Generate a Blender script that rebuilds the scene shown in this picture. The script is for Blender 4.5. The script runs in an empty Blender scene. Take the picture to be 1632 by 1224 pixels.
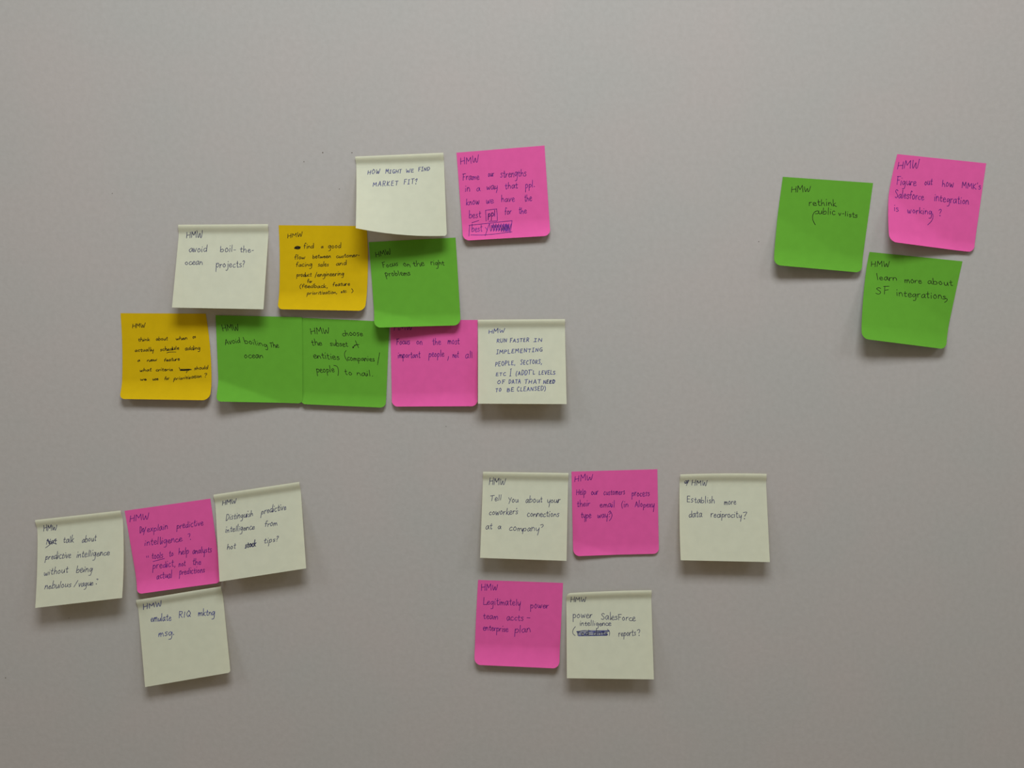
import bpy, math, random

# ------------------------------------------------------------------ camera, light, exposure
scene = bpy.context.scene
COL = scene.collection

cam_data = bpy.data.cameras.new('camera')
cam_data.sensor_fit = 'HORIZONTAL'
cam_data.sensor_width = 36.0
cam_data.lens = 36.0 * 1474.0 / 1632.0          # phone camera, about 58 degrees across
cam_data.clip_start = 0.01
cam = bpy.data.objects.new('camera', cam_data)
cam.location = (0.0, -0.80229, 1.57725)            # metres; the wall is the plane y = 0
cam.rotation_euler = (math.radians(90 - 5.5), 0, 0)
COL.objects.link(cam)
scene.camera = cam

world = bpy.data.worlds.new('room_light')       # light coming back from the rest of the room
scene.world = world
world.use_nodes = True
bg = world.node_tree.nodes['Background']
bg.inputs['Color'].default_value = (1.0, 0.84, 0.59, 1)
bg.inputs['Strength'].default_value = 0.20

# a row of square ceiling panels: one just in front of the notes, one further along to either side
for (lx, ly, lz, watts, sx, sy) in ((0.04, -0.84, 2.58, 16.6, 0.66, 0.42), (1.6, -1.1, 2.72, 8.0, 0.6, 0.6), (-1.6, -1.1, 2.72, 8.0, 0.6, 0.6)):
    lamp = bpy.data.lights.new('ceiling_light', 'AREA')
    lamp.shape = 'RECTANGLE'
    lamp.size, lamp.size_y = sx, sy
    lamp.energy = watts
    lamp.color = (0.955, 1.0, 1.0)
    lamp_ob = bpy.data.objects.new('ceiling_light', lamp)
    lamp_ob.location = (lx, ly, lz)
    COL.objects.link(lamp_ob)

vs = scene.view_settings
vs.view_transform = 'Standard'
vs.look = 'None'
vs.exposure = 0.0
vs.gamma = 1.0
vs.use_curve_mapping = False

# ------------------------------------------------------------------ materials
def new_mat(name):
    m = bpy.data.materials.new(name)
    m.use_nodes = True
    nt = m.node_tree
    nt.nodes.clear()
    return m, nt, nt.nodes, nt.links

def wall_material():
    m, nt, N, L = new_mat('painted_wall')
    out = N.new('ShaderNodeOutputMaterial')
    b = N.new('ShaderNodeBsdfPrincipled')
    b.inputs['Roughness'].default_value = 0.75
    tc = N.new('ShaderNodeTexCoord')
    n1 = N.new('ShaderNodeTexNoise'); n1.inputs['Scale'].default_value = 9.0; n1.inputs['Detail'].default_value = 5.0
    n2 = N.new('ShaderNodeTexNoise'); n2.inputs['Scale'].default_value = 230.0; n2.inputs['Detail'].default_value = 3.0
    n3 = N.new('ShaderNodeTexNoise'); n3.inputs['Scale'].default_value = 420.0; n3.inputs['Detail'].default_value = 4.0
    for n in (n1, n2, n3): L.new(tc.outputs['Object'], n.inputs['Vector'])
    r1 = N.new('ShaderNodeValToRGB')               # faint patchiness of the paint
    r1.color_ramp.elements[0].position = 0.35; r1.color_ramp.elements[0].color = (0.478, 0.470, 0.470, 1)
    r1.color_ramp.elements[1].position = 0.65; r1.color_ramp.elements[1].color = (0.502, 0.470, 0.470, 1)
    L.new(n1.outputs['Fac'], r1.inputs['Fac'])
    r2 = N.new('ShaderNodeValToRGB')
    r2.color_ramp.elements[0].position = 0.3; r2.color_ramp.elements[0].color = (0.94, 0.94, 0.935, 1)
    r2.color_ramp.elements[1].position = 0.7; r2.color_ramp.elements[1].color = (1, 1, 1, 1)
    L.new(n2.outputs['Fac'], r2.inputs['Fac'])
    mx = N.new('ShaderNodeMix'); mx.data_type = 'RGBA'; mx.blend_type = 'MULTIPLY'; mx.inputs['Factor'].default_value = 1.0
    L.new(r1.outputs['Color'], mx.inputs[6]); L.new(r2.outputs['Color'], mx.inputs[7])
    L.new(mx.outputs[2], b.inputs['Base Color'])
    bp = N.new('ShaderNodeBump'); bp.inputs['Strength'].default_value = 0.12; bp.inputs['Distance'].default_value = 0.0006
    L.new(n3.outputs['Fac'], bp.inputs['Height']); L.new(bp.outputs['Normal'], b.inputs['Normal'])
    L.new(b.outputs['BSDF'], out.inputs['Surface'])
    return m

def paper_material(name, col, through, glow=None):
    """Matt paper with a little fibre mottling that lets some light through."""
    m, nt, N, L = new_mat(name)
    out = N.new('ShaderNodeOutputMaterial')
    b = N.new('ShaderNodeBsdfPrincipled'); b.inputs['Roughness'].default_value = 0.85
    b.inputs['Specular IOR Level'].default_value = 0.12
    t = N.new('ShaderNodeBsdfTranslucent')
    tc = N.new('ShaderNodeTexCoord')
    n = N.new('ShaderNodeTexNoise'); n.inputs['Scale'].default_value = 140.0; n.inputs['Detail'].default_value = 4.0
    L.new(tc.outputs['Object'], n.inputs['Vector'])
    r = N.new('ShaderNodeValToRGB')
    r.color_ramp.elements[0].position = 0.3; r.color_ramp.elements[0].color = tuple(c * 0.95 for c in col) + (1,)
    r.color_ramp.elements[1].position = 0.7; r.color_ramp.elements[1].color = tuple(col) + (1,)
    L.new(n.outputs['Fac'], r.inputs['Fac'])
    L.new(r.outputs['Color'], b.inputs['Base Color'])
    if glow: t.inputs['Color'].default_value = tuple(glow) + (1,)
    else: L.new(r.outputs['Color'], t.inputs['Color'])
    ms = N.new('ShaderNodeMixShader'); ms.inputs['Fac'].default_value = through
    L.new(b.outputs['BSDF'], ms.inputs[1]); L.new(t.outputs['BSDF'], ms.inputs[2])
    L.new(ms.outputs['Shader'], out.inputs['Surface'])
    return m

def plain_material(name, col, rough=0.6):
    """Pen ink or a mark; slightly uneven so that strokes are not one flat tone."""
    m, nt, N, L = new_mat(name)
    out = N.new('ShaderNodeOutputMaterial')
    b = N.new('ShaderNodeBsdfPrincipled'); b.inputs['Roughness'].default_value = rough
    b.inputs['Specular IOR Level'].default_value = 0.2
    tc = N.new('ShaderNodeTexCoord')
    n = N.new('ShaderNodeTexNoise'); n.inputs['Scale'].default_value = 300.0
    L.new(tc.outputs['Object'], n.inputs['Vector'])
    r = N.new('ShaderNodeValToRGB')
    r.color_ramp.elements[0].position = 0.35; r.color_ramp.elements[0].color = tuple(c * 0.75 for c in col) + (1,)
    r.color_ramp.elements[1].position = 0.7; r.color_ramp.elements[1].color = tuple(min(1, c * 1.35) for c in col) + (1,)
    L.new(n.outputs['Fac'], r.inputs['Fac']); L.new(r.outputs['Color'], b.inputs['Base Color'])
    L.new(b.outputs['BSDF'], out.inputs['Surface'])
    return m

M_WALL = wall_material()
PAPER = dict(cream=paper_material('cream_paper', (0.79, 0.83, 0.69), 0.25, (0.88, 0.74, 0.30)),
             pink=paper_material('pink_paper', (0.90, 0.132, 0.46), 0.10),
             green=paper_material('green_paper', (0.15, 0.45, 0.042), 0.10),
             yellow=paper_material('yellow_paper', (0.73, 0.495, 0.004), 0.10))
PAPER_BACK = dict(cream=paper_material('cream_paper_underside', (0.80, 0.72, 0.36), 0.6),
                  pink=paper_material('pink_paper_underside', (0.90, 0.132, 0.46), 0.4),
                  green=paper_material('green_paper_underside', (0.15, 0.45, 0.042), 0.4),
                  yellow=paper_material('yellow_paper_underside', (0.73, 0.495, 0.004), 0.4))
INK = dict(navy=plain_material('navy_ink', (0.05, 0.055, 0.19)),
           blue=plain_material('blue_ink', (0.055, 0.065, 0.24)),
           slate=plain_material('slate_blue_ink', (0.055, 0.057, 0.13)),
           violet=plain_material('violet_ink', (0.12, 0.014, 0.22)),
           black=plain_material('black_ink', (0.012, 0.010, 0.007)))
M_SPECK = plain_material('speck', (0.10, 0.08, 0.06), 0.8)

# ------------------------------------------------------------------ the wall
def mesh_object(name, verts, faces, mat, parent=None, smooth=False):
    me = bpy.data.meshes.new(name)
    me.from_pydata(verts, [], faces)
    me.materials.append(mat)
    if smooth: me.polygons.foreach_set('use_smooth', [True] * len(me.polygons))
    me.update()
    o = bpy.data.objects.new(name, me)
    COL.objects.link(o)
    o.parent = parent
    return o

X0, X1, Z0, Z1, T = -3.0, 3.0, 0.0, 2.75, 0.12
wv = [(x, y, z) for y in (0.0, T) for (x, z) in ((X0, Z0), (X1, Z0), (X1, Z1), (X0, Z1))]
wf = [(0, 1, 2, 3), (7, 6, 5, 4), (0, 4, 5, 1), (1, 5, 6, 2), (2, 6, 7, 3), (3, 7, 4, 0)]
wall = mesh_object('wall_back', wv, wf, M_WALL)
wall['kind'] = 'structure'
wall['label'] = 'plain off-white painted wall'

random.seed(4)
for (sx, sz, r) in [(-0.161, 1.6979, 0.4), (-0.1362, 1.6978, 0.32), (-0.1772, 1.6903, 0.28), (-0.1474, 1.6674, 0.28), (-0.3415, 1.6637, 0.25), (-0.0577, 1.4628, 0.28), (0.2118, 1.6229, 0.3), (-0.3957, 1.29, 0.25), (-0.4552, 1.2348, 0.3)]:                    # small dark specks and pin pricks in the paint
    r *= 0.001
    ring = [(sx + r * (1 + 0.3 * random.random()) * math.cos(a), -0.00025, sz + r * (0.8 + 0.3 * random.random()) * math.sin(a))
            for a in (k * math.pi / 4 for k in range(8))]
    base = [(x, -0.00002, z) for (x, y, z) in ring]
    fs = [(0, 1, 2, 3, 4, 5, 6, 7)] + [(k, k + 8, (k + 1) % 8 + 8, (k + 1) % 8) for k in range(8)]
    mesh_object('speck', ring + base, fs, M_SPECK, wall)

# ------------------------------------------------------------------ handwriting strokes
# x-height = 1, capitals 1.7, baseline 0; S = smooth stroke, L = straight segments
GLYPHS = {
 'a': (.80, 'S .68 .85 .4 1 .08 .6 .12 .1 .4 .05 .68 .8;S .7 .98 .66 .3 .85 .02'),
 'b': (.78, 'L .1 1.9 .06 0;S .08 .5 .4 .95 .72 .6 .55 .08 .08 .04'),
 'c': (.68, 'S .65 .85 .35 .98 .05 .5 .3 .02 .68 .18'),
 'd': (.80, 'S .66 .8 .35 .95 .06 .5 .25 .02 .66 .45;L .74 1.9 .7 0'),
 'e': (.72, 'S .08 .5 .6 .6 .45 .98 .12 .75 .15 .15 .42 0 .75 .22'),
 'f': (.62, 'S .68 1.65 .45 1.88 .28 1.4 .24 .6 .22 0;L 0 .92 .58 1'),
 'g': (.78, 'S .66 .85 .35 1 .08 .6 .3 .1 .66 .75;S .7 .98 .7 0 .56 -.85 .1 -.95'),
 'h': (.74, 'L .1 1.9 .06 0;S .07 .45 .4 .98 .6 .6 .66 0'),
 'i': (.30, 'L .15 .95 .13 0;L .2 1.42 .22 1.56'),
 'j': (.38, 'S .28 .95 .28 -.3 .1 -.85 -.15 -.7;L .32 1.42 .34 1.55'),
 'k': (.70, 'L .1 1.9 .06 0;L .6 1 .1 .42 .68 0'),
 'l': (.30, 'L .16 1.9 .12 0'),
 'm': (1.02, 'L .08 .98 .05 0;S .06 .45 .3 .98 .46 .6 .46 0;S .46 .45 .72 .98 .9 .6 .95 0'),
 'n': (.74, 'L .08 .98 .05 0;S .06 .45 .38 .98 .6 .6 .66 0'),
 'o': (.76, 'S .42 1 .08 .62 .28 .03 .68 .4 .42 1 .3 .95'),
 'p': (.78, 'L .12 1 .06 -.95;S .1 .55 .42 1 .72 .6 .5 .1 .1 .18'),
 'q': (.78, 'S .66 .85 .35 1 .08 .6 .3 .1 .66 .75;L .7 1 .72 -.9'),
 'r': (.58, 'L .1 .98 .08 0;S .09 .45 .28 .88 .58 .95'),
 's': (.60, 'S .58 .88 .28 .98 .14 .72 .5 .38 .36 .04 .02 .1'),
 't': (.58, 'S .3 1.6 .27 .4 .36 .03 .58 .14;L .02 1.02 .58 1.08'),
 'u': (.76, 'S .08 .95 .1 .3 .3 .03 .58 .35 .66 .95;L .66 .95 .74 .02'),
 'v': (.66, 'L .03 .98 .3 .02 .64 1'),
 'w': (.98, 'S .04 .98 .14 .15 .3 .05 .48 .75 .6 .08 .76 .1 .95 1'),
 'x': (.68, 'L .06 1 .64 0;L .62 1 .04 0'),
 'y': (.74, 'S .06 1 .16 .3 .4 .1 .64 .6;S .7 1 .64 -.1 .5 -1.15'),
 'z': (.66, 'L .06 .95 .6 .98 .06 .03 .64 .06'),
 'A': (1.0, 'L .04 0 .48 1.72 .92 0;L .2 .62 .8 .66'),
 'B': (.9, 'L .1 1.7 .08 0;S .1 1.66 .66 1.5 .6 1 .14 .88;S .14 .9 .84 .72 .6 .05 .08 .02'),
 'C': (.9, 'S .86 1.5 .5 1.7 .08 .9 .4 .02 .88 .2'),
 'D': (.95, 'L .12 1.7 .1 0;S .08 1.66 .6 1.6 .9 .9 .5 .1 .1 .02'),
 'E': (.85, 'L .76 1.66 .14 1.68 .1 .04 .8 .04;L .12 .88 .65 .92'),
 'F': (.80, 'L .14 1.68 .1 0;L 0 1.64 .8 1.72;L .12 .88 .62 .92'),
 'G': (.95, 'S .86 1.5 .45 1.7 .08 .9 .4 .02 .84 .3;L .5 .74 .9 .76 .84 .02'),
 'H': (1.0, 'L .12 1.68 .06 0;L .9 1.7 .84 0;L .08 .78 .88 .9'),
 'I': (.32, 'L .18 1.7 .12 0'),
 '¡': (.70, 'L .1 1.66 .62 1.68;L .36 1.66 .32 .04;L .02 .04 .64 .06'),
 'J': (.8, 'S .66 1.7 .62 .5 .4 .02 .06 .3'),
 'K': (.9, 'L .12 1.7 .08 0;L .8 1.66 .12 .72 .86 0'),
 'L': (.8, 'L .14 1.72 .1 .03 .76 .06'),
 'M': (1.2, 'L .06 0 .16 1.66 .56 .62 .98 1.68 1.1 0'),
 'N': (1.0, 'L .08 0 .14 1.66 .8 .06 .88 1.7'),
 'O': (1.0, 'S .5 1.7 .08 .9 .45 .03 .92 .85 .5 1.7 .4 1.66'),
 'P': (.85, 'L .12 1.7 .08 0;S .1 1.64 .74 1.5 .68 .9 .12 .78'),
 'Q': (1.0, 'S .5 1.7 .08 .9 .45 .03 .92 .85 .5 1.7;L .5 .5 .98 -.1'),
 'R': (.92, 'L .12 1.7 .08 0;S .1 1.64 .74 1.5 .66 .95 .14 .82;L .3 .82 .86 0'),
 'S': (.85, 'S .8 1.5 .42 1.72 .14 1.32 .74 .55 .44 .02 .04 .2'),
 'T': (.9, 'L 0 1.64 .9 1.7;L .48 1.66 .42 0'),
 'U': (.95, 'S .08 1.7 .1 .5 .42 .02 .8 .5 .88 1.7'),
 'V': (.9, 'L .04 1.7 .42 .02 .88 1.72'),
 'W': (1.3, 'S .06 1.66 .18 .35 .34 .04 .62 1.05 .78 .12 .98 .1 1.24 1.74'),
 'Y': (.9, 'L .04 1.7 .42 .85;L .86 1.72 .3 -.5'),
 '-': (.55, 'L .08 .55 .5 .6'),
 '.': (.28, 'L .1 .02 .2 .1 .14 .16'),
 ',': (.32, 'L .18 .15 .06 -.35'),
 "'": (.25, 'L .14 1.9 .1 1.5'),
 '?': (.62, 'S .08 1.45 .35 1.75 .58 1.4 .3 .9 .28 .5;L .26 .05 .28 .15'),
 '!': (.3, 'L .2 1.7 .12 .5;L .1 .02 .12 .12'),
 '(': (.45, 'S .42 1.9 .1 1.1 .12 .2 .36 -.35'),
 ')': (.45, 'S .06 1.9 .36 1.1 .34 .2 .04 -.35'),
 '/': (.6, 'L .56 1.9 .06 -.3'),
 ' ': (.6, ''),
}

def catmull(p, n=5):
    if len(p) < 3: return list(p)
    out = []
    q = [p[0]] + list(p) + [p[-1]]
    for i in range(1, len(q) - 2):
        a, b, c, d = q[i - 1], q[i], q[i + 1], q[i + 2]
        for k in range(n):
            t = k / n
            out.append(tuple(0.5 * (2 * b[j] + (c[j] - a[j]) * t + (2 * a[j] - 5 * b[j] + 4 * c[j] - d[j]) * t * t
                                    + (3 * b[j] - a[j] - 3 * c[j] + d[j]) * t ** 3) for j in (0, 1)))
    out.append(p[-1])
    return out

def word_strokes(word, rng, joined=0.0):
    """A written word as strokes in note-local (u, v)."""
    text, u0, v0, u1, v1, du, dv = word
    adv = 0.0
    place = []
    for ch in text:
        w, g = GLYPHS[ch]
        place.append((adv, w, g, ch))
        gap = 0.32 if text.upper() == text and text != 'HMW' else 0.14
        adv += w + gap + rng.uniform(-0.05, 0.05)
    total = adv - gap
    sx = 1.0 / total
    res = []
    prev = None                                   # where the pen left the last letter
    for (x, w, g, ch) in place:
        tall = rng.uniform(0.86, 1.14); lift = rng.uniform(-0.08, 0.08)
        for st in g.split(';'):
            if not st: continue
            nums = [float(k) for k in st[2:].split()]
            pts = [(nums[i] + rng.uniform(-.045, .045), nums[i + 1] * tall + lift + rng.uniform(-.045, .045)) for i in range(0, len(nums), 2)]
            if st[0] == 'S': pts = catmull(pts)
            first = st == g.split(';')[0]
            if prev and first and ch in 'einmruvwyp' and rng.random() < joined and pts[0][1] < 1.2 and x + pts[0][0] - prev[0] < 0.95:
                a, b = prev[0] - x, prev[1]      # hurried pen: a slack upstroke into the next letter
                q = pts[0]
                lead = [(a, b), (a + (q[0] - a) * .35, b - .04), (a + (q[0] - a) * .75, b + (q[1] - b) * .55), q]
                pts = catmull(lead, 4)[:-1] + pts
            last = pts[-1]
            main = (x + last[0], last[1]) if last[1] < 0.5 and last[1] > -0.2 and last[0] > w * 0.5 else None
            res.append([(u0 + (u1 - u0) * (x + a) * sx + du * b, v0 + (v1 - v0) * (x + a) * sx + dv * b) for a, b in pts])
        prev = main if g else None
    return res

# ------------------------------------------------------------------ sticky notes
# how far (mm) a note's paper stands off the wall at note-local (u, v); v runs down the note
SHAPE0 = dict(base=0.3, lean=1.2, power=None, curl=2.5, curl_from=0.82, fold=None, fold_right=None,
              bow=(0, 0, 0, 0), radius=(0, 0, 0, 0), pad=False, twist=0.0)
def depth(s, u, v):
    d = s['base']
    if s['pad']:                      # thick lip at the glue strip, then the sheet hangs away from the wall
        if v < 0.02:                  # top edge rolls over, then dips back to the wall where the glue holds
            d += 1.5 + 0.35 * math.sin(v / 0.02 * math.pi / 2)
        else:
            t = min(1.0, (v - 0.02) / 0.10); d += 0.925 + 0.925 * math.cos(math.pi * t)
        w = max(0.0, v - 0.05)        # bends over about 10 mm, then runs straight
        k = 0.13
        w = w * w / (2 * k) if w < k else w - k / 2
        w /= 0.95 - k / 2
        d += s['lean'] * (1 + s['twist'] * (u - 0.5)) * w ** (s['power'] or 1.0)
    else:
        d += s['lean'] * (1 + s['twist'] * (u - 0.5)) * v ** (s['power'] or 1.6)
        if v > s['curl_from']:
            d += s['curl'] * ((v - s['curl_from']) / (1 - s['curl_from'])) ** 1.7
    for key, uu in (('fold', u), ('fold_right', 1 - u)):
        if s[key]:                    # a soft diagonal crease that lifts a lower corner
            a, b, amp = s[key]
            w = (v - a) / (1 - a) - uu / b
            w = (w + math.sqrt(w * w + 0.003)) / 2
            d += amp * w ** 1.05
    return d

EPS = 0.03      # ink sits this many mm proud of the paper
THICK = 0.12

class Surface:
    def __init__(self, note):
        self.c = note['corners']
        s = dict(SHAPE0); s.update(note['shape']); s['pad'] = note['colour'] == 'cream'
        self.s = s
        xs = [p[0] for p in self.c]; zs = [p[1] for p in self.c]
        self.origin = ((self.c[0][0] + self.c[1][0]) / 2, (self.c[0][1] + self.c[1][1]) / 2)
    def at(self, u, v):
        """mm: x across, y out of the wall (negative = towards the room), z up, relative to the top edge's middle"""
        (ax, az), (bx, bz), (cx, cz), (dx, dz) = self.c
        x = (1 - v) * ((1 - u) * ax + u * bx) + v * ((1 - u) * dx + u * cx)
        z = (1 - v) * ((1 - u) * az + u * bz) + v * ((1 - u) * dz + u * cz)
        l, r, t, b = self.s['bow']
        k = 76 * 4 * v * (1 - v) * (l * (1 - u) + r * u)
        m = 76 * 4 * u * (1 - u) * (t * (1 - v) + b * v)
        x += k; z -= m
        return (x - self.origin[0], -depth(self.s, min(1, max(0, u)), min(1, max(0, v))), z - self.origin[1])
    def normal(self, u, v):
        h = 0.004
        a = self.at(u - h, v); b = self.at(u + h, v); c = self.at(u, v - h); d = self.at(u, v + h)
        p = [b[i] - a[i] for i in range(3)]; q = [c[i] - d[i] for i in range(3)]
        n = (p[1] * q[2] - p[2] * q[1], p[2] * q[0] - p[0] * q[2], p[0] * q[1] - p[1] * q[0])
        l = math.sqrt(sum(k * k for k in n)) or 1
        return tuple(k / l for k in n)

def sheet_mesh(name, surf, rows, mats, parent, nu=40):
    """Front and back of the paper with a rim, over the given rows of v, corners rounded."""
    tl, tr, br, bl = surf.s['radius']
    def inset(v, rt, rb):
        if rt and v < rt: return rt - math.sqrt(max(0, rt * rt - (rt - v) ** 2))
        if rb and v > 1 - rb: return rb - math.sqrt(max(0, rb * rb - (v - 1 + rb) ** 2))
        return 0.0
    nr = len(rows)
    front, back = [], []
    for v in rows:
        a = inset(v, tl, bl); b = 1 - inset(v, tr, br)
        for i in range(nu + 1):
            u = a + (b - a) * i / nu
            p = surf.at(u, v); n = surf.normal(u, v)
            front.append(tuple(k * 0.001 for k in p))
            back.append(tuple((p[j] - n[j] * THICK) * 0.001 for j in range(3)))
    W = nu + 1
    F = len(front)
    faces = []
    for r in range(nr - 1):
        for i in range(nu):
            a, b, c, d = r * W + i, r * W + i + 1, (r + 1) * W + i + 1, (r + 1) * W + i
            faces.append((a, d, c, b)); faces.append((F + a, F + b, F + c, F + d))
    rim = list(range(0, W)) + [r * W + nu for r in range(1, nr)] + [(nr - 1) * W + i for i in range(nu - 1, -1, -1)] + [r * W for r in range(nr - 2, 0, -1)]
    verts = front + back
    o = len(verts)
    R = len(rim)
    verts += [front[k] for k in rim] + [back[k] for k in rim]
    for k in range(R):
        j = (k + 1) % R
        faces.append((o + k, o + j, o + R + j, o + R + k))
    ob = mesh_object(name, verts, faces, mats[0], parent, smooth=True)
    ob.data.materials.append(mats[1])
    nq = 2 * (nr - 1) * nu
    ob.data.polygons.foreach_set('material_index', [(k % 2) if k < nq else 0 for k in range(len(ob.data.polygons))])
    return ob

def split_corners(st):
    parts, cur = [], [st[0]]
    for i in range(1, len(st)):
        cur.append(st[i])
        if i + 1 < len(st):
            a = (st[i][0] - st[i - 1][0], st[i][1] - st[i - 1][1]); b = (st[i + 1][0] - st[i][0], st[i + 1][1] - st[i][1])
            la, lb = math.hypot(*a), math.hypot(*b)
            if la > 1e-6 and lb > 1e-6 and (a[0] * b[0] + a[1] * b[1]) / (la * lb) < 0.45:
                parts.append(cur); cur = [st[i]]
    parts.append(cur)
    return parts

def ink_mesh(name, surf, strokes, width, mat, parent):
    verts, faces = [], []
    strokes = [p for s in strokes for p in split_corners(s)]
    for st in strokes:
        pts = [st[0]]                                   # even out long segments so the ink follows the paper
        for p, q in zip(st, st[1:]):
            n = max(1, int(math.hypot(q[0] - p[0], q[1] - p[1]) / 0.03))
            for k in range(1, n + 1): pts.append((p[0] + (q[0] - p[0]) * k / n, p[1] + (q[1] - p[1]) * k / n))
        pts = [p for i, p in enumerate(pts) if i == 0 or math.hypot(p[0] - pts[i - 1][0], p[1] - pts[i - 1][1]) > 1e-5]
        if len(pts) < 2: continue
        w = width / 76.0 / 2
        e0 = (pts[0][0] - pts[1][0], pts[0][1] - pts[1][1]); l0 = math.hypot(*e0)
        e1 = (pts[-1][0] - pts[-2][0], pts[-1][1] - pts[-2][1]); l1 = math.hypot(*e1)
        pts = [(pts[0][0] + e0[0] / l0 * w * .6, pts[0][1] + e0[1] / l0 * w * .6)] + pts + [(pts[-1][0] + e1[0] / l1 * w * .6, pts[-1][1] + e1[1] / l1 * w * .6)]
        base = len(verts)
        m = len(pts)
        for i, p in enumerate(pts):
            a = pts[max(0, i - 1)]; b = pts[min(m - 1, i + 1)]
            tx, ty = b[0] - a[0], b[1] - a[1]
            l = math.hypot(tx, ty) or 1
            nx, ny = -ty / l, tx / l
            ww = w * (0.55 if i in (0, m - 1) else 1.0)
            for sgn in (1, -1):
                u, v = p[0] + nx * ww * sgn, p[1] + ny * ww * sgn
                q = surf.at(u, v); n = surf.normal(u, v)
                verts.append(tuple((q[j] + n[j] * EPS) * 0.001 for j in range(3)))
        for i in range(m - 1):
            k = base + 2 * i
            faces.append((k, k + 1, k + 3, k + 2))
    return mesh_object(name, verts, faces, mat, parent)

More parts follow.
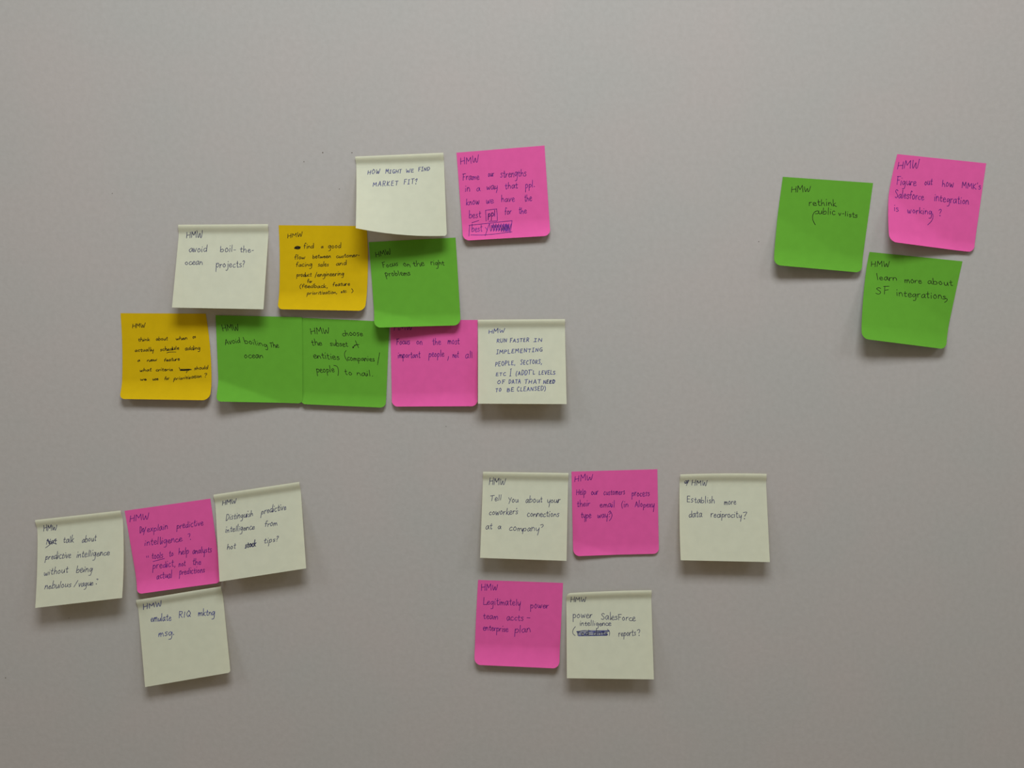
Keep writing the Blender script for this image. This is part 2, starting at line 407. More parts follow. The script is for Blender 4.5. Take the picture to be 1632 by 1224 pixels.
NOTES = [
  dict(colour='cream', ink='navy', pen=1.0,
    label='cream sticky note reading "HOW MIGHT WE FIND MARKET FIT", above a green note',
    corners=[(-133.13, 1694.21), (-58.35, 1697.42), (-55.07, 1627.01), (-129.65, 1632.44)],
    shape={'lean': 19, 'bow': (0.004, 0, 0, 0.03), 'radius': (0, 0, 0.03, 0), 'twist': -0.7},
    lines=[
      [('HOW', 0.1258, 0.2456, 0.268, 0.2274, 0.004, -0.0333), ('M¡GHT', 0.3291, 0.2285, 0.5109, 0.2273, 0.0038, -0.0309), ('WE', 0.5634, 0.2218, 0.6536, 0.2182, 0.0035, -0.0282), ('F¡ND', 0.704, 0.2139, 0.8356, 0.2022, 0.0035, -0.0276)],
      [('MARKET', 0.1824, 0.4068, 0.4678, 0.3807, 0.0043, -0.0357), ('F¡T', 0.5328, 0.3719, 0.6501, 0.363, 0.0043, -0.0344), [(0.6626, 0.3188), (0.6895, 0.3), (0.6745, 0.3399)], [(0.6686, 0.363), (0.6713, 0.3599), (0.6739, 0.363), (0.6712, 0.3662), (0.6686, 0.363)]],
    ],
    marks=[
    ]),
  dict(colour='pink', ink='violet', pen=1.0,
    label='pink sticky note reading "Frame our strengths", upper right of the main cluster',
    corners=[(-47.24, 1697.72), (27.62, 1703.67), (32.9, 1627.5), (-41.79, 1623.31)],
    shape={'lean': 1.5, 'curl': 3.5, 'curl_from': 0.8, 'radius': (0, 0, 0.075, 0.075)},
    lines=[
      [('HMW', 0.032, 0.1383, 0.2429, 0.1229, 0.0031, -0.0413)],
      [('Frame', 0.0472, 0.3119, 0.2334, 0.3183, 0.0031, -0.0411), ('our', 0.3372, 0.2964, 0.4051, 0.2954, 0.0026, -0.035), ('strengths', 0.4764, 0.3133, 0.7717, 0.3201, 0.0032, -0.0445)],
      [('in', 0.0623, 0.4462, 0.1179, 0.448, 0.0033, -0.0442), ('a', 0.1937, 0.4453, 0.2339, 0.4461, 0.0028, -0.0372), ('way', 0.3096, 0.4396, 0.4314, 0.4401, 0.003, -0.041), ('that', 0.5184, 0.4462, 0.6616, 0.4483, 0.0029, -0.0407), ('ppl.', 0.7498, 0.4515, 0.8579, 0.4444, 0.0028, -0.0405)],
      [('know', 0.0663, 0.5948, 0.2125, 0.5984, 0.0031, -0.0413), ('we', 0.2933, 0.5938, 0.3784, 0.5935, 0.003, -0.0411), ('have', 0.4684, 0.5886, 0.6189, 0.5916, 0.0029, -0.0409), ('the', 0.7296, 0.5989, 0.8151, 0.5968, 0.0028, -0.0407)],
      [('best', 0.085, 0.7495, 0.2216, 0.747, 0.0032, -0.0433), ('ppl', 0.302, 0.748, 0.3896, 0.7416, 0.003, -0.0412), ('ppl', 0.3063, 0.7444, 0.3857, 0.7394, 0.0029, -0.0392), ('for', 0.495, 0.7305, 0.5756, 0.7277, 0.0029, -0.041), ('the', 0.6562, 0.7328, 0.7449, 0.7325, 0.003, -0.0428)],
      [('best', 0.1058, 0.9045, 0.2251, 0.9045, 0.0031, -0.0414), [(0.2636, 0.8593), (0.286, 0.8972)], [(0.3139, 0.8178), (0.2564, 0.9578)], [(0.3173, 0.8259), (0.3195, 0.905)], [(0.325, 0.9123), (0.3601, 0.8255), (0.3543, 0.914), (0.3893, 0.8273), (0.3835, 0.9157), (0.4185, 0.829), (0.4127, 0.9173), (0.4476, 0.8308), (0.4419, 0.919), (0.4767, 0.8325), (0.471, 0.9207), (0.5058, 0.8343), (0.5001, 0.9224), (0.5348, 0.836), (0.5291, 0.9241), (0.5638, 0.8378)], [(0.3361, 0.8981), (0.3378, 0.839), (0.3668, 0.8999), (0.3685, 0.8408), (0.3974, 0.9017), (0.3991, 0.8426), (0.428, 0.9035), (0.4297, 0.8445), (0.4586, 0.9052), (0.4602, 0.8463), (0.4891, 0.907), (0.4907, 0.8481), (0.5196, 0.9088), (0.5212, 0.8499)], [(0.4442, 0.9241), (0.4715, 0.8371), (0.4663, 0.9254), (0.4935, 0.8385), (0.4883, 0.9266), (0.5155, 0.8398), (0.5103, 0.9279), (0.5375, 0.8411), (0.5323, 0.9292), (0.5595, 0.8424)]],
    ],
    marks=[
      ('underline', [[(0.1137, 0.7988), (0.1528, 0.7903), (0.1961, 0.7791)]]),
      ('drawn_box', [[(0.2808, 0.6678), (0.2787, 0.791)], [(0.2786, 0.6697), (0.4084, 0.6612)], [(0.4084, 0.6612), (0.4061, 0.7889), (0.3836, 0.7964), (0.3085, 0.7958)]]),
      ('drawn_box', [[(0.0861, 0.8289), (0.0699, 0.9502)], [(0.0791, 0.8275), (0.5741, 0.8041)], [(0.5741, 0.8041), (0.559, 0.8767), (0.5426, 0.9396)], [(0.0911, 0.9384), (0.2722, 0.9478), (0.565, 0.9311)]]),
    ]),
  dict(colour='cream', ink='slate', pen=1.0,
    label='cream sticky note reading "avoid boil-the-ocean projects?"',
    corners=[(-285.43, 1637.02), (-208.64, 1637.53), (-210.84, 1565.15), (-288.41, 1566.62)],
    shape={'lean': 15},
    lines=[
      [('HMW', 0.0877, 0.1588, 0.2718, 0.1562, -0.0018, -0.045)],
      [('avoid', 0.1325, 0.3338, 0.3296, 0.3229, -0.0018, -0.0464), ('boil-', 0.4773, 0.3269, 0.6483, 0.3245, -0.0013, -0.0418), ('the-', 0.6966, 0.3328, 0.8532, 0.3294, -0.0011, -0.0395)],
      [('ocean', 0.0988, 0.4867, 0.2961, 0.4823, -0.0016, -0.0398), ('projects?', 0.4435, 0.5147, 0.7635, 0.5105, -0.0015, -0.0476)],
    ],
    marks=[
    ]),
  dict(colour='yellow', ink='black', pen=1.0,
    label='yellow sticky note reading "find a good flow", tucked under a cream note',
    corners=[(-200.03, 1636.76), (-124.74, 1636.06), (-126.43, 1563.68), (-201.33, 1565.08)],
    shape={'lean': 2.5, 'curl': 4, 'curl_from': 0.78, 'bow': (0.013, 0.022, 0, 0), 'radius': (0, 0, 0.07, 0.06)},
    lines=[
      [('HMW', 0.0948, 0.1516, 0.2637, 0.1283, 0.0018, -0.0297)],
      [[(0.1704, 0.28), (0.1804, 0.2507), (0.1801, 0.2799), (0.1901, 0.2506), (0.1898, 0.2798), (0.1998, 0.2505), (0.1995, 0.2796), (0.2095, 0.2503), (0.2092, 0.2795), (0.2192, 0.2502), (0.2189, 0.2794), (0.2289, 0.2501), (0.2286, 0.2793), (0.2386, 0.25)], [(0.1674, 0.2674), (0.2028, 0.2446), (0.235, 0.2617), (0.2053, 0.2835), (0.1674, 0.2674)], [(0.1769, 0.2741), (0.1777, 0.2575), (0.1884, 0.2739), (0.1892, 0.2574), (0.1999, 0.2738), (0.2007, 0.2573), (0.2114, 0.2737), (0.2122, 0.2571), (0.2229, 0.2735), (0.2237, 0.257)], ('find', 0.2738, 0.2758, 0.3881, 0.2676, 0.0018, -0.0311), ('a', 0.4724, 0.2656, 0.4957, 0.2643, 0.0011, -0.0194), ('good', 0.5519, 0.2675, 0.6963, 0.2609, 0.0018, -0.031)],
      [('flow', 0.1678, 0.4036, 0.2871, 0.3923, 0.0016, -0.0273), ('between', 0.3716, 0.3882, 0.5801, 0.3786, 0.0014, -0.0243), ('customer-', 0.6409, 0.3807, 0.9075, 0.3597, 0.0014, -0.0242)],
      [('facing', 0.1835, 0.4911, 0.3658, 0.4836, 0.0016, -0.0273), ('sales', 0.4343, 0.4846, 0.5559, 0.4789, 0.0017, -0.0292), ('and', 0.6398, 0.47, 0.7562, 0.4605, 0.0017, -0.0291)],
      [('product', 0.1921, 0.61, 0.3613, 0.6025, 0.0016, -0.0273), ('/engineering', 0.399, 0.6058, 0.7279, 0.5851, 0.0016, -0.0282)],
      [('for', 0.3157, 0.6812, 0.3693, 0.6783, 0.0014, -0.0234)],
      [('(feedback,', 0.2293, 0.7441, 0.5514, 0.7338, 0.0016, -0.0264), ('feature', 0.6053, 0.7153, 0.7984, 0.7053, 0.0015, -0.0263)],
      [('prioritization,', 0.3183, 0.8237, 0.6622, 0.802, 0.0013, -0.0225), ('etc.', 0.7022, 0.7925, 0.7721, 0.7864, 0.0011, -0.0195), [(0.8224, 0.7408), (0.8416, 0.7677), (0.8253, 0.7904)]],
    ],
    marks=[
    ]),
  dict(colour='green', ink='black', pen=1.0,
    label='green sticky note reading "Focus on the right problems"',
    corners=[(-122.94, 1622.34), (-48.42, 1626.24), (-44.11, 1551.31), (-117.87, 1549.41)],
    shape={'base': 0.6, 'lean': 3, 'curl': 3.2, 'curl_from': 0.86, 'fold': (0.8, 0.75, 6), 'radius': (0, 0, 0.08, 0.08)},
    lines=[
      [('HMW', 0.0699, 0.1759, 0.2493, 0.1483, -0.0049, -0.0351)],
      [('Focus', 0.1411, 0.3083, 0.3176, 0.2867, -0.0046, -0.0326), ('on', 0.3807, 0.2982, 0.4631, 0.318, -0.0046, -0.0325), ('the', 0.4921, 0.3061, 0.6243, 0.3026, -0.0048, -0.0343), ('right', 0.6975, 0.3003, 0.8528, 0.3075, -0.0048, -0.0341)],
      [('problems', 0.1642, 0.4057, 0.4579, 0.406, -0.01, -0.0347)],
    ],
    marks=[
    ]),
  dict(colour='yellow', ink='black', pen=1.0,
    label='yellow sticky note reading "think about when to schedule", leftmost of its row',
    corners=[(-338.57, 1561.54), (-264.93, 1561.19), (-261.96, 1486.45), (-340.04, 1487.67)],
    shape={'lean': 2, 'curl': 4.5, 'curl_from': 0.78, 'bow': (0.015, 0.026, 0, 0), 'radius': (0, 0, 0.08, 0.06)},
    lines=[
      [('HMW', 0.126, 0.1748, 0.2748, 0.1609, 0.0025, -0.0269)],
      [('think', 0.1844, 0.3268, 0.3176, 0.3189, 0.0021, -0.0215), ('about', 0.3869, 0.3173, 0.5233, 0.3104, 0.0024, -0.0224), ('when', 0.616, 0.3067, 0.7482, 0.3008, 0.0026, -0.0214), ('to', 0.8097, 0.2905, 0.8477, 0.2805, 0.0025, -0.0195)],
      [('actually', 0.1425, 0.4511, 0.3531, 0.4414, 0.0022, -0.0231), ('schedule', 0.4303, 0.4407, 0.6467, 0.4194, 0.0027, -0.024), ('adding', 0.7121, 0.4265, 0.8853, 0.4172, 0.0033, -0.0259)],
      [('a', 0.1716, 0.5673, 0.197, 0.5623, 0.0019, -0.02), ('new', 0.2767, 0.5662, 0.3873, 0.5536, 0.002, -0.0199), ('feature', 0.4694, 0.5622, 0.6459, 0.5452, 0.0025, -0.0218)],
      [('what', 0.1957, 0.6848, 0.3261, 0.6739, 0.0021, -0.0216), ('criteria', 0.3753, 0.6761, 0.5628, 0.6683, 0.0024, -0.0215), [(0.6507, 0.6672), (0.6651, 0.6447), (0.6636, 0.6671), (0.678, 0.6445), (0.6766, 0.6669), (0.691, 0.6443), (0.6895, 0.6668), (0.7039, 0.6442), (0.7024, 0.6666), (0.7168, 0.644), (0.7153, 0.6665), (0.7298, 0.6439), (0.7283, 0.6663), (0.7427, 0.6437), (0.7412, 0.6661), (0.7557, 0.6436)], [(0.6376, 0.6281), (0.6602, 0.6559), (0.7435, 0.6475), (0.7757, 0.6527), (0.6692, 0.6651), (0.6463, 0.6561)], [(0.7291, 0.6691), (0.7175, 0.6906)], ('should', 0.808, 0.6523, 0.9629, 0.643, 0.003, -0.0224)],
      [('we', 0.2036, 0.787, 0.2721, 0.7842, 0.0017, -0.0176), ('use', 0.3396, 0.7843, 0.4043, 0.7797, 0.002, -0.0185), ('for', 0.4735, 0.7788, 0.5243, 0.7708, 0.0022, -0.0194), ('prioritization', 0.5775, 0.7775, 0.8876, 0.744, 0.0027, -0.0212), [(0.924, 0.6992), (0.9399, 0.6916), (0.9497, 0.6989), (0.9324, 0.7195)], [(0.9281, 0.7361), (0.93, 0.7343), (0.9318, 0.7361), (0.9299, 0.738), (0.9281, 0.7361)]],
    ],
    marks=[
      ('underline', [[(0.5034, 0.4611), (0.5336, 0.4502), (0.6086, 0.4486)]]),
    ]),
  dict(colour='green', ink='black', pen=1.0,
    label='green sticky note reading "Avoid boiling the ocean"',
    corners=[(-256.26, 1559.75), (-181.5, 1558.09), (-182.22, 1483.37), (-254.72, 1485.97)],
    shape={'base': 0.9, 'lean': 2.2, 'curl': 0.8, 'fold': (0.76, 0.75, 8), 'radius': (0, 0, 0.05, 0.06)},
    lines=[
      [('HMW', 0.0748, 0.182, 0.2723, 0.1675, -0.0087, -0.0402)],
      [('Avoid', 0.0994, 0.343, 0.2788, 0.3118, -0.0074, -0.0342), ('boiling', 0.3291, 0.3177, 0.596, 0.3582, -0.0119, -0.0341), ('The', 0.6262, 0.3596, 0.7269, 0.3574, -0.007, -0.0322)],
      [('ocean', 0.3164, 0.4937, 0.5371, 0.4828, -0.0037, -0.0383)],
    ],
    marks=[
    ]),
  dict(colour='green', ink='black', pen=1.0,
    label='green sticky note reading "choose the subset of entities to nail"',
    corners=[(-182.1, 1557.63), (-106.07, 1554.16), (-110.03, 1479.69), (-183.86, 1482.97)],
    shape={'lean': 1.6, 'curl_from': 0.86, 'radius': (0, 0, 0.06, 0.06)},
    lines=[
      [('HMW', 0.1113, 0.1897, 0.3249, 0.1623, -0.0088, -0.0391), ('choose', 0.4702, 0.1904, 0.7041, 0.1759, -0.0084, -0.0353)],
      [('the', 0.1186, 0.3156, 0.2385, 0.3082, -0.0079, -0.0355), ('subset', 0.3336, 0.311, 0.5338, 0.3099, -0.0082, -0.0356), [(0.5942, 0.3172), (0.589, 0.3115), (0.5989, 0.309), (0.5974, 0.3231), (0.5893, 0.3194)], [(0.5971, 0.3151), (0.628, 0.2807)], [(0.6184, 0.2363), (0.6271, 0.2559), (0.6573, 0.3164)], [(0.6033, 0.2918), (0.6629, 0.2792)]],
      [('entities', 0.1434, 0.463, 0.4432, 0.4667, -0.009, -0.0399), [(0.5152, 0.3558), (0.4973, 0.3917), (0.5079, 0.4416), (0.5362, 0.4787)], ('companies', 0.536, 0.4706, 0.8511, 0.4665, -0.0081, -0.0339), [(0.902, 0.3635), (0.8831, 0.5056)]],
      [('people', 0.1797, 0.6236, 0.3919, 0.6171, -0.009, -0.0403), [(0.3746, 0.5355), (0.4153, 0.5469), (0.4328, 0.5969), (0.4284, 0.6532)], ('to', 0.509, 0.6414, 0.595, 0.6386, -0.0085, -0.0363), ('nail.', 0.6488, 0.6402, 0.8384, 0.645, -0.0087, -0.0364)],
    ],
    marks=[
    ]),
  dict(colour='pink', ink='violet', pen=1.0,
    label='pink sticky note reading "Focus on the most important people", top hidden under green',
    corners=[(-105.44, 1555.97), (-29.8, 1555.67), (-29.95, 1481.19), (-104.54, 1480.63)],
    shape={'curl_from': 0.84, 'fold_right': (0.7, 0.8, 1.5), 'radius': (0, 0, 0.07, 0.07)},
    lines=[
      [('HMW', 0.0403, 0.126, 0.256, 0.1076, 0.0014, -0.0384)],
      [('Focus', 0.0674, 0.2876, 0.2208, 0.2804, 0.0014, -0.0398), ('on', 0.2966, 0.2853, 0.3666, 0.2842, 0.0012, -0.0379), ('the', 0.4787, 0.289, 0.577, 0.2879, 0.0011, -0.0399), ('most', 0.6574, 0.2808, 0.7923, 0.2796, 0.001, -0.04)],
      [('important', 0.0788, 0.4382, 0.3368, 0.4382, 0.0014, -0.04), ('people', 0.4353, 0.4281, 0.6133, 0.4261, 0.0011, -0.0401), [(0.6637, 0.4221), (0.6616, 0.4422), (0.6533, 0.4704)], ('not', 0.712, 0.4372, 0.7817, 0.4352, 0.0009, -0.0382), ('all', 0.8586, 0.4432, 0.9396, 0.4422, 0.0008, -0.0403)],
    ],
    marks=[
    ]),
  dict(colour='cream', ink='blue', pen=1.0,
    label='cream sticky note reading "RUN FASTER IN IMPLEMENTING PEOPLE, SECTORS"',
    corners=[(-29.37, 1555.94), (45.75, 1556.46), (46.85, 1484.06), (-29.17, 1484.44)],
    shape={'lean': 14},
    lines=[
      [('HMW', 0.1192, 0.1694, 0.3074, 0.1525, 0.0024, -0.0296)],
      [('RUN', 0.2134, 0.2776, 0.3287, 0.2718, 0.0023, -0.0282), ('FASTER', 0.3647, 0.2762, 0.5843, 0.2656, 0.0022, -0.0257), ('¡N', 0.6379, 0.2689, 0.7352, 0.2662, 0.002, -0.022)],
      [('¡MPLEMENT¡NG', 0.2078, 0.4131, 0.7356, 0.3832, 0.0023, -0.0274)],
      [('PEOPLE,', 0.1953, 0.5561, 0.4226, 0.5418, 0.0024, -0.0292), ('SECTORS,', 0.4822, 0.5346, 0.7267, 0.5296, 0.0026, -0.0291)],
      [('ETC', 0.2029, 0.6737, 0.3164, 0.6684, 0.002, -0.0242), ('¡', 0.3571, 0.6735, 0.3759, 0.6715, 0.0048, -0.0566), ("(ADDT'L", 0.4285, 0.6694, 0.6462, 0.6507, 0.0026, -0.0302), ('LEVELS', 0.6905, 0.6558, 0.8753, 0.6526, 0.0024, -0.0259)],
      [('OF', 0.2174, 0.7692, 0.3019, 0.7639, 0.0021, -0.0259), ('DATA', 0.3465, 0.7648, 0.4822, 0.7604, 0.0022, -0.0259), ('THAT', 0.5266, 0.7644, 0.7108, 0.76, 0.0023, -0.0258), ('NEED', 0.7402, 0.764, 0.8736, 0.7576, 0.0022, -0.024), ('EED', 0.7756, 0.7619, 0.8717, 0.7566, 0.002, -0.0222)],
      [('TO', 0.1991, 0.8644, 0.2617, 0.854, 0.0021, -0.0253), ('BE', 0.3261, 0.8579, 0.4043, 0.8525, 0.0021, -0.0252), ('CLEANSED)', 0.4389, 0.8534, 0.7646, 0.8402, 0.0024, -0.0276)],
    ],
    marks=[
    ]),
  dict(colour='green', ink='black', pen=1.0,
    label='green sticky note reading "rethink public", left of the right-hand trio',
    corners=[(230.96, 1677.54), (308.11, 1672.28), (299.86, 1596.16), (222.41, 1602.62)],
    shape={'lean': 2, 'curl': 2.6, 'curl_from': 0.8, 'fold': (0.45, 1.2, 5.5), 'radius': (0, 0, 0.075, 0.075), 'twist': -0.9},
    lines=[
      [('HMW', 0.1163, 0.1686, 0.3281, 0.141, -0.0042, -0.0396)],
      [('rethink', 0.3294, 0.2973, 0.632, 0.2848, -0.0086, -0.0405)],
      [[(0.4233, 0.3521), (0.3992, 0.3684), (0.3857, 0.4067), (0.3944, 0.4579), (0.4277, 0.5072)], [(0.4021, 0.3661), (0.4292, 0.3496), (0.4473, 0.3637), (0.4349, 0.3822), (0.4092, 0.3842)], ('ublic', 0.4476, 0.3854, 0.6294, 0.3796, -0.0041, -0.0368), ('v-lists', 0.6685, 0.3807, 0.8791, 0.3921, -0.0038, -0.0326)],
    ],
    marks=[
    ]),
  dict(colour='pink', ink='violet', pen=1.0,
    label='pink sticky note about how an integration is working, topmost of the right-hand trio',
    corners=[(327.85, 1696.53), (403.83, 1688.82), (396.05, 1613.56), (318.8, 1622.03)],
    shape={'lean': 1.5, 'curl': 1.6, 'curl_from': 0.88, 'fold': (0.45, 0.8, 11), 'bow': (-0.028, 0, 0, 0), 'radius': (0, 0, 0.075, 0.075), 'twist': -0.6},
    lines=[
      [('HMW', 0.0387, 0.1628, 0.274, 0.1296, -0.0047, -0.0507)],
      [('Figure', 0.0648, 0.3379, 0.2785, 0.3251, -0.0044, -0.047), ('out', 0.3673, 0.3073, 0.4514, 0.3003, -0.0045, -0.0426), ('how', 0.5597, 0.305, 0.6848, 0.2975, -0.0051, -0.0443), ("MMK's", 0.7757, 0.2978, 0.9852, 0.2912, -0.0049, -0.038)],
      [('Salesforce', 0.0688, 0.4816, 0.3849, 0.4775, -0.0045, -0.0476), ('integration', 0.4987, 0.4719, 0.8797, 0.4774, -0.0056, -0.0471)],
      [('is', 0.0686, 0.6429, 0.1239, 0.6364, -0.0043, -0.0486), ('working', 0.2245, 0.6375, 0.4944, 0.6302, -0.0042, -0.042), [(0.498, 0.6139), (0.51, 0.6549), (0.497, 0.7044), (0.4617, 0.7483)], [(0.5633, 0.5746), (0.5774, 0.5572), (0.5897, 0.5715), (0.5776, 0.6067)], [(0.5793, 0.6308), (0.5821, 0.6273), (0.5856, 0.63), (0.5828, 0.6336), (0.5793, 0.6308)]],
    ],
    marks=[
    ]),
  dict(colour='green', ink='black', pen=1.0,
    label='green sticky note about learning more on integrations, lowest of the right-hand trio',
    corners=[(307.19, 1614.07), (387.5, 1606.05), (373.87, 1530.64), (297.67, 1540.27)],
    shape={'lean': 3, 'curl': 2.2, 'fold': (0.15, 1.5, 9), 'bow': (-0.012, 0, 0, 0), 'radius': (0, 0, 0.075, 0.075), 'twist': -0.9},
    lines=[
      [('HMW', 0.0456, 0.1626, 0.2443, 0.1463, -0.0055, -0.0356)],
      [('learn', 0.1327, 0.3125, 0.3514, 0.2919, -0.0126, -0.0394), ('more', 0.4378, 0.308, 0.6197, 0.2933, -0.0115, -0.0393), ('about', 0.6818, 0.2885, 0.9505, 0.2843, -0.0124, -0.0389)],
      [('SF', 0.1348, 0.4717, 0.2894, 0.4562, -0.0078, -0.0498), ('integrations', 0.3674, 0.4684, 0.9089, 0.4395, -0.008, -0.0408), [(0.9002, 0.4301), (0.9238, 0.4378), (0.9227, 0.4608), (0.9032, 0.4778)]],
    ],
    marks=[
    ]),
  dict(colour='cream', ink='slate', pen=1.0,
    label='cream sticky note reading "talk about predictive intelligence", far left of the photo',
    corners=[(-420.54, 1379.59), (-344.87, 1388.19), (-340.91, 1313.58), (-417.32, 1304.57)],
    shape={'lean': 15, 'bow': (0.012, 0.018, 0, 0)},
    lines=[
      [('HMW', 0.071, 0.1489, 0.2285, 0.1443, 0.0062, -0.0395)],
      [('Not', 0.1012, 0.2986, 0.2208, 0.3019, 0.0062, -0.0393), [(0.0931, 0.3366), (0.157, 0.2968), (0.218, 0.2435)], [(0.1064, 0.2511), (0.1621, 0.2773), (0.2208, 0.3089)], [(0.1216, 0.2378), (0.1519, 0.2962), (0.2027, 0.2519)], ('talk', 0.2958, 0.3043, 0.4205, 0.3082, 0.0063, -0.0393), ('about', 0.5168, 0.323, 0.6792, 0.3231, 0.0065, -0.0393)],
      [('predictive', 0.0929, 0.469, 0.3859, 0.4799, 0.0062, -0.0391), ('intelligence', 0.4526, 0.4854, 0.8343, 0.4982, 0.0065, -0.0391)],
      [('without', 0.0805, 0.646, 0.3525, 0.6448, 0.0062, -0.0389), ('being', 0.4533, 0.6581, 0.6369, 0.6668, 0.0071, -0.0428)],
      [('nebulous', 0.0953, 0.8013, 0.3998, 0.8099, 0.0065, -0.0406), [(0.4778, 0.7448), (0.4339, 0.8157)], ('vague', 0.4842, 0.8213, 0.6533, 0.8187, 0.0061, -0.0367), [(0.6923, 0.756), (0.7085, 0.7558), (0.7043, 0.7672)], [(0.6887, 0.8078), (0.6917, 0.8052), (0.6947, 0.8085), (0.6917, 0.8111), (0.6887, 0.8078)]],
    ],
    marks=[
    ]),
  dict(colour='pink', ink='violet', pen=1.0,
    label='pink sticky note reading "explain predictive intelligence?", between two cream notes',
    corners=[(-341.99, 1387.53), (-266.02, 1398.48), (-257.8, 1323.69), (-331.79, 1313.73)],
    shape={'lean': 1.5, 'curl_from': 0.84, 'fold': (0.75, 0.7, 1.5), 'radius': (0, 0, 0.06, 0.06)},
    lines=[
      [('HMW', 0.0367, 0.1405, 0.263, 0.1337, 0.008, -0.0411)],
      [('Do', 0.1279, 0.2906, 0.1801, 0.2846, 0.0078, -0.0402), [(0.2112, 0.225), (0.1673, 0.3169)], ('explain', 0.2138, 0.2935, 0.4589, 0.2859, 0.008, -0.0422), ('predictive', 0.5618, 0.2974, 0.8736, 0.3036, 0.0076, -0.0421)],
      [('intelligence', 0.159, 0.4476, 0.6052, 0.4567, 0.008, -0.0425), [(0.6816, 0.3825), (0.7047, 0.3776), (0.7058, 0.3932), (0.6934, 0.4173)], [(0.7018, 0.4475), (0.7041, 0.4458), (0.7058, 0.4481), (0.7035, 0.4498), (0.7018, 0.4475)]],
      [[(0.1638, 0.5735), (0.164, 0.5945)], [(0.1826, 0.572), (0.1838, 0.5931)], ('tools', 0.2177, 0.6168, 0.3491, 0.6228, 0.0081, -0.0428), ('to', 0.4243, 0.6166, 0.4757, 0.6176, 0.0076, -0.0408), ('help', 0.5407, 0.61, 0.6596, 0.6143, 0.0078, -0.0427), ('analysts', 0.7038, 0.6226, 0.9288, 0.6314, 0.0072, -0.0407)],
      [('predict,', 0.2093, 0.7355, 0.4815, 0.7443, 0.0081, -0.0431), ('not', 0.5195, 0.7539, 0.6001, 0.7537, 0.0071, -0.0389), ('the', 0.6865, 0.7564, 0.7872, 0.759, 0.0073, -0.041)],
      [('actual', 0.2373, 0.862, 0.423, 0.8712, 0.0081, -0.0433), ('predictions', 0.5122, 0.8478, 0.8156, 0.8609, 0.0074, -0.0412)],
    ],
    marks=[
      ('underline', [[(0.2287, 0.6488), (0.2971, 0.6406), (0.3685, 0.6318)]]),
    ]),
  dict(colour='cream', ink='slate', pen=1.0,
    label='cream sticky note reading "Distinguish predictive intelligence from hot stock tips?"',
    corners=[(-262.5, 1402.32), (-186.89, 1413.76), (-179.65, 1339.74), (-255.61, 1327.8)],
    shape={'lean': 14},
    lines=[
      [('HMW', 0.0795, 0.1405, 0.2435, 0.1408, 0.0063, -0.0324)],
      [('Distinguish', 0.1093, 0.3225, 0.4284, 0.317, 0.0077, -0.0392), ('predictive', 0.5219, 0.3129, 0.8174, 0.2997, 0.0079, -0.0393)],
      [('intelligence', 0.0948, 0.459, 0.4375, 0.4685, 0.0073, -0.0371), ('from', 0.5546, 0.459, 0.701, 0.4659, 0.007, -0.0352)],
      [('hot', 0.1066, 0.651, 0.204, 0.6548, 0.0068, -0.035), ('stock', 0.3118, 0.6681, 0.4383, 0.6632, 0.0073, -0.0369), ('stock', 0.314, 0.6664, 0.4404, 0.6625, 0.0073, -0.0369), ('tips?', 0.5332, 0.6495, 0.6994, 0.6446, 0.0066, -0.0331)],
    ],
    marks=[
    ]),
  dict(colour='cream', ink='blue', pen=1.0,
    label='cream sticky note ending in "msg.", below a pink note at lower left',
    corners=[(-334.29, 1307.1), (-258.56, 1319.65), (-249.67, 1243.95), (-325.97, 1230.53)],
    shape={'lean': 10, 'radius': (0, 0, 0.03, 0)},
    lines=[
      [('HMW', 0.0568, 0.13, 0.2777, 0.1186, 0.0063, -0.0405)],
      [('emulate', 0.1308, 0.2808, 0.372, 0.3029, 0.0066, -0.0416), ('RIQ', 0.4626, 0.2877, 0.5975, 0.2967, 0.0065, -0.0405), ('mktng', 0.6905, 0.3032, 0.8844, 0.326, 0.0065, -0.0397)],
      [('msg.', 0.2056, 0.4633, 0.3918, 0.4725, 0.0076, -0.0477)],
    ],
    marks=[
    ]),
  dict(colour='cream', ink='slate', pen=1.0,
    label='cream sticky note reading "Tell you about your coworker\'s connections at a company"',
    corners=[(-25.33, 1422.84), (49.55, 1421.68), (47.62, 1346.14), (-27.85, 1348.86)],
    shape={'lean': 13},
    lines=[
      [('HMW', 0.0721, 0.1574, 0.2639, 0.1498, 0.0032, -0.0468)],
      [('Tell', 0.0921, 0.3452, 0.2227, 0.3353, 0.0026, -0.0386), ('You', 0.3013, 0.3558, 0.4209, 0.3532, 0.0026, -0.0364), ('about', 0.5075, 0.3543, 0.7017, 0.347, 0.0029, -0.0403), ('your', 0.7603, 0.3517, 0.9107, 0.3484, 0.0027, -0.0361)],
      [('coworkers', 0.0842, 0.5044, 0.4199, 0.49, 0.0028, -0.0404), [(0.4076, 0.4189), (0.4039, 0.4321)], ('connections', 0.5273, 0.5134, 0.9044, 0.5069, 0.0028, -0.038)],
      [('at', 0.052, 0.6726, 0.124, 0.6706, 0.0026, -0.0383), ('a', 0.1936, 0.6666, 0.2295, 0.6656, 0.0022, -0.0322), ('company', 0.3239, 0.681, 0.6731, 0.6751, 0.0027, -0.038), [(0.6884, 0.607), (0.7113, 0.5984), (0.7217, 0.6111), (0.7022, 0.6345)]],
    ],
    marks=[
    ]),
  dict(colour='pink', ink='violet', pen=1.0,
    label='pink sticky note reading "Help our customers process their email"',
    corners=[(52.31, 1422.63), (127.75, 1424.72), (130.15, 1349.33), (54.23, 1347.54)],
    shape={'lean': 0.8, 'curl': 1.0, 'curl_from': 0.88, 'fold': (0.82, 0.5, 2), 'radius': (0, 0, 0.065, 0.075)},
    lines=[
      [('HMW', 0.0326, 0.1262, 0.248, 0.0973, 0.0017, -0.0411)],
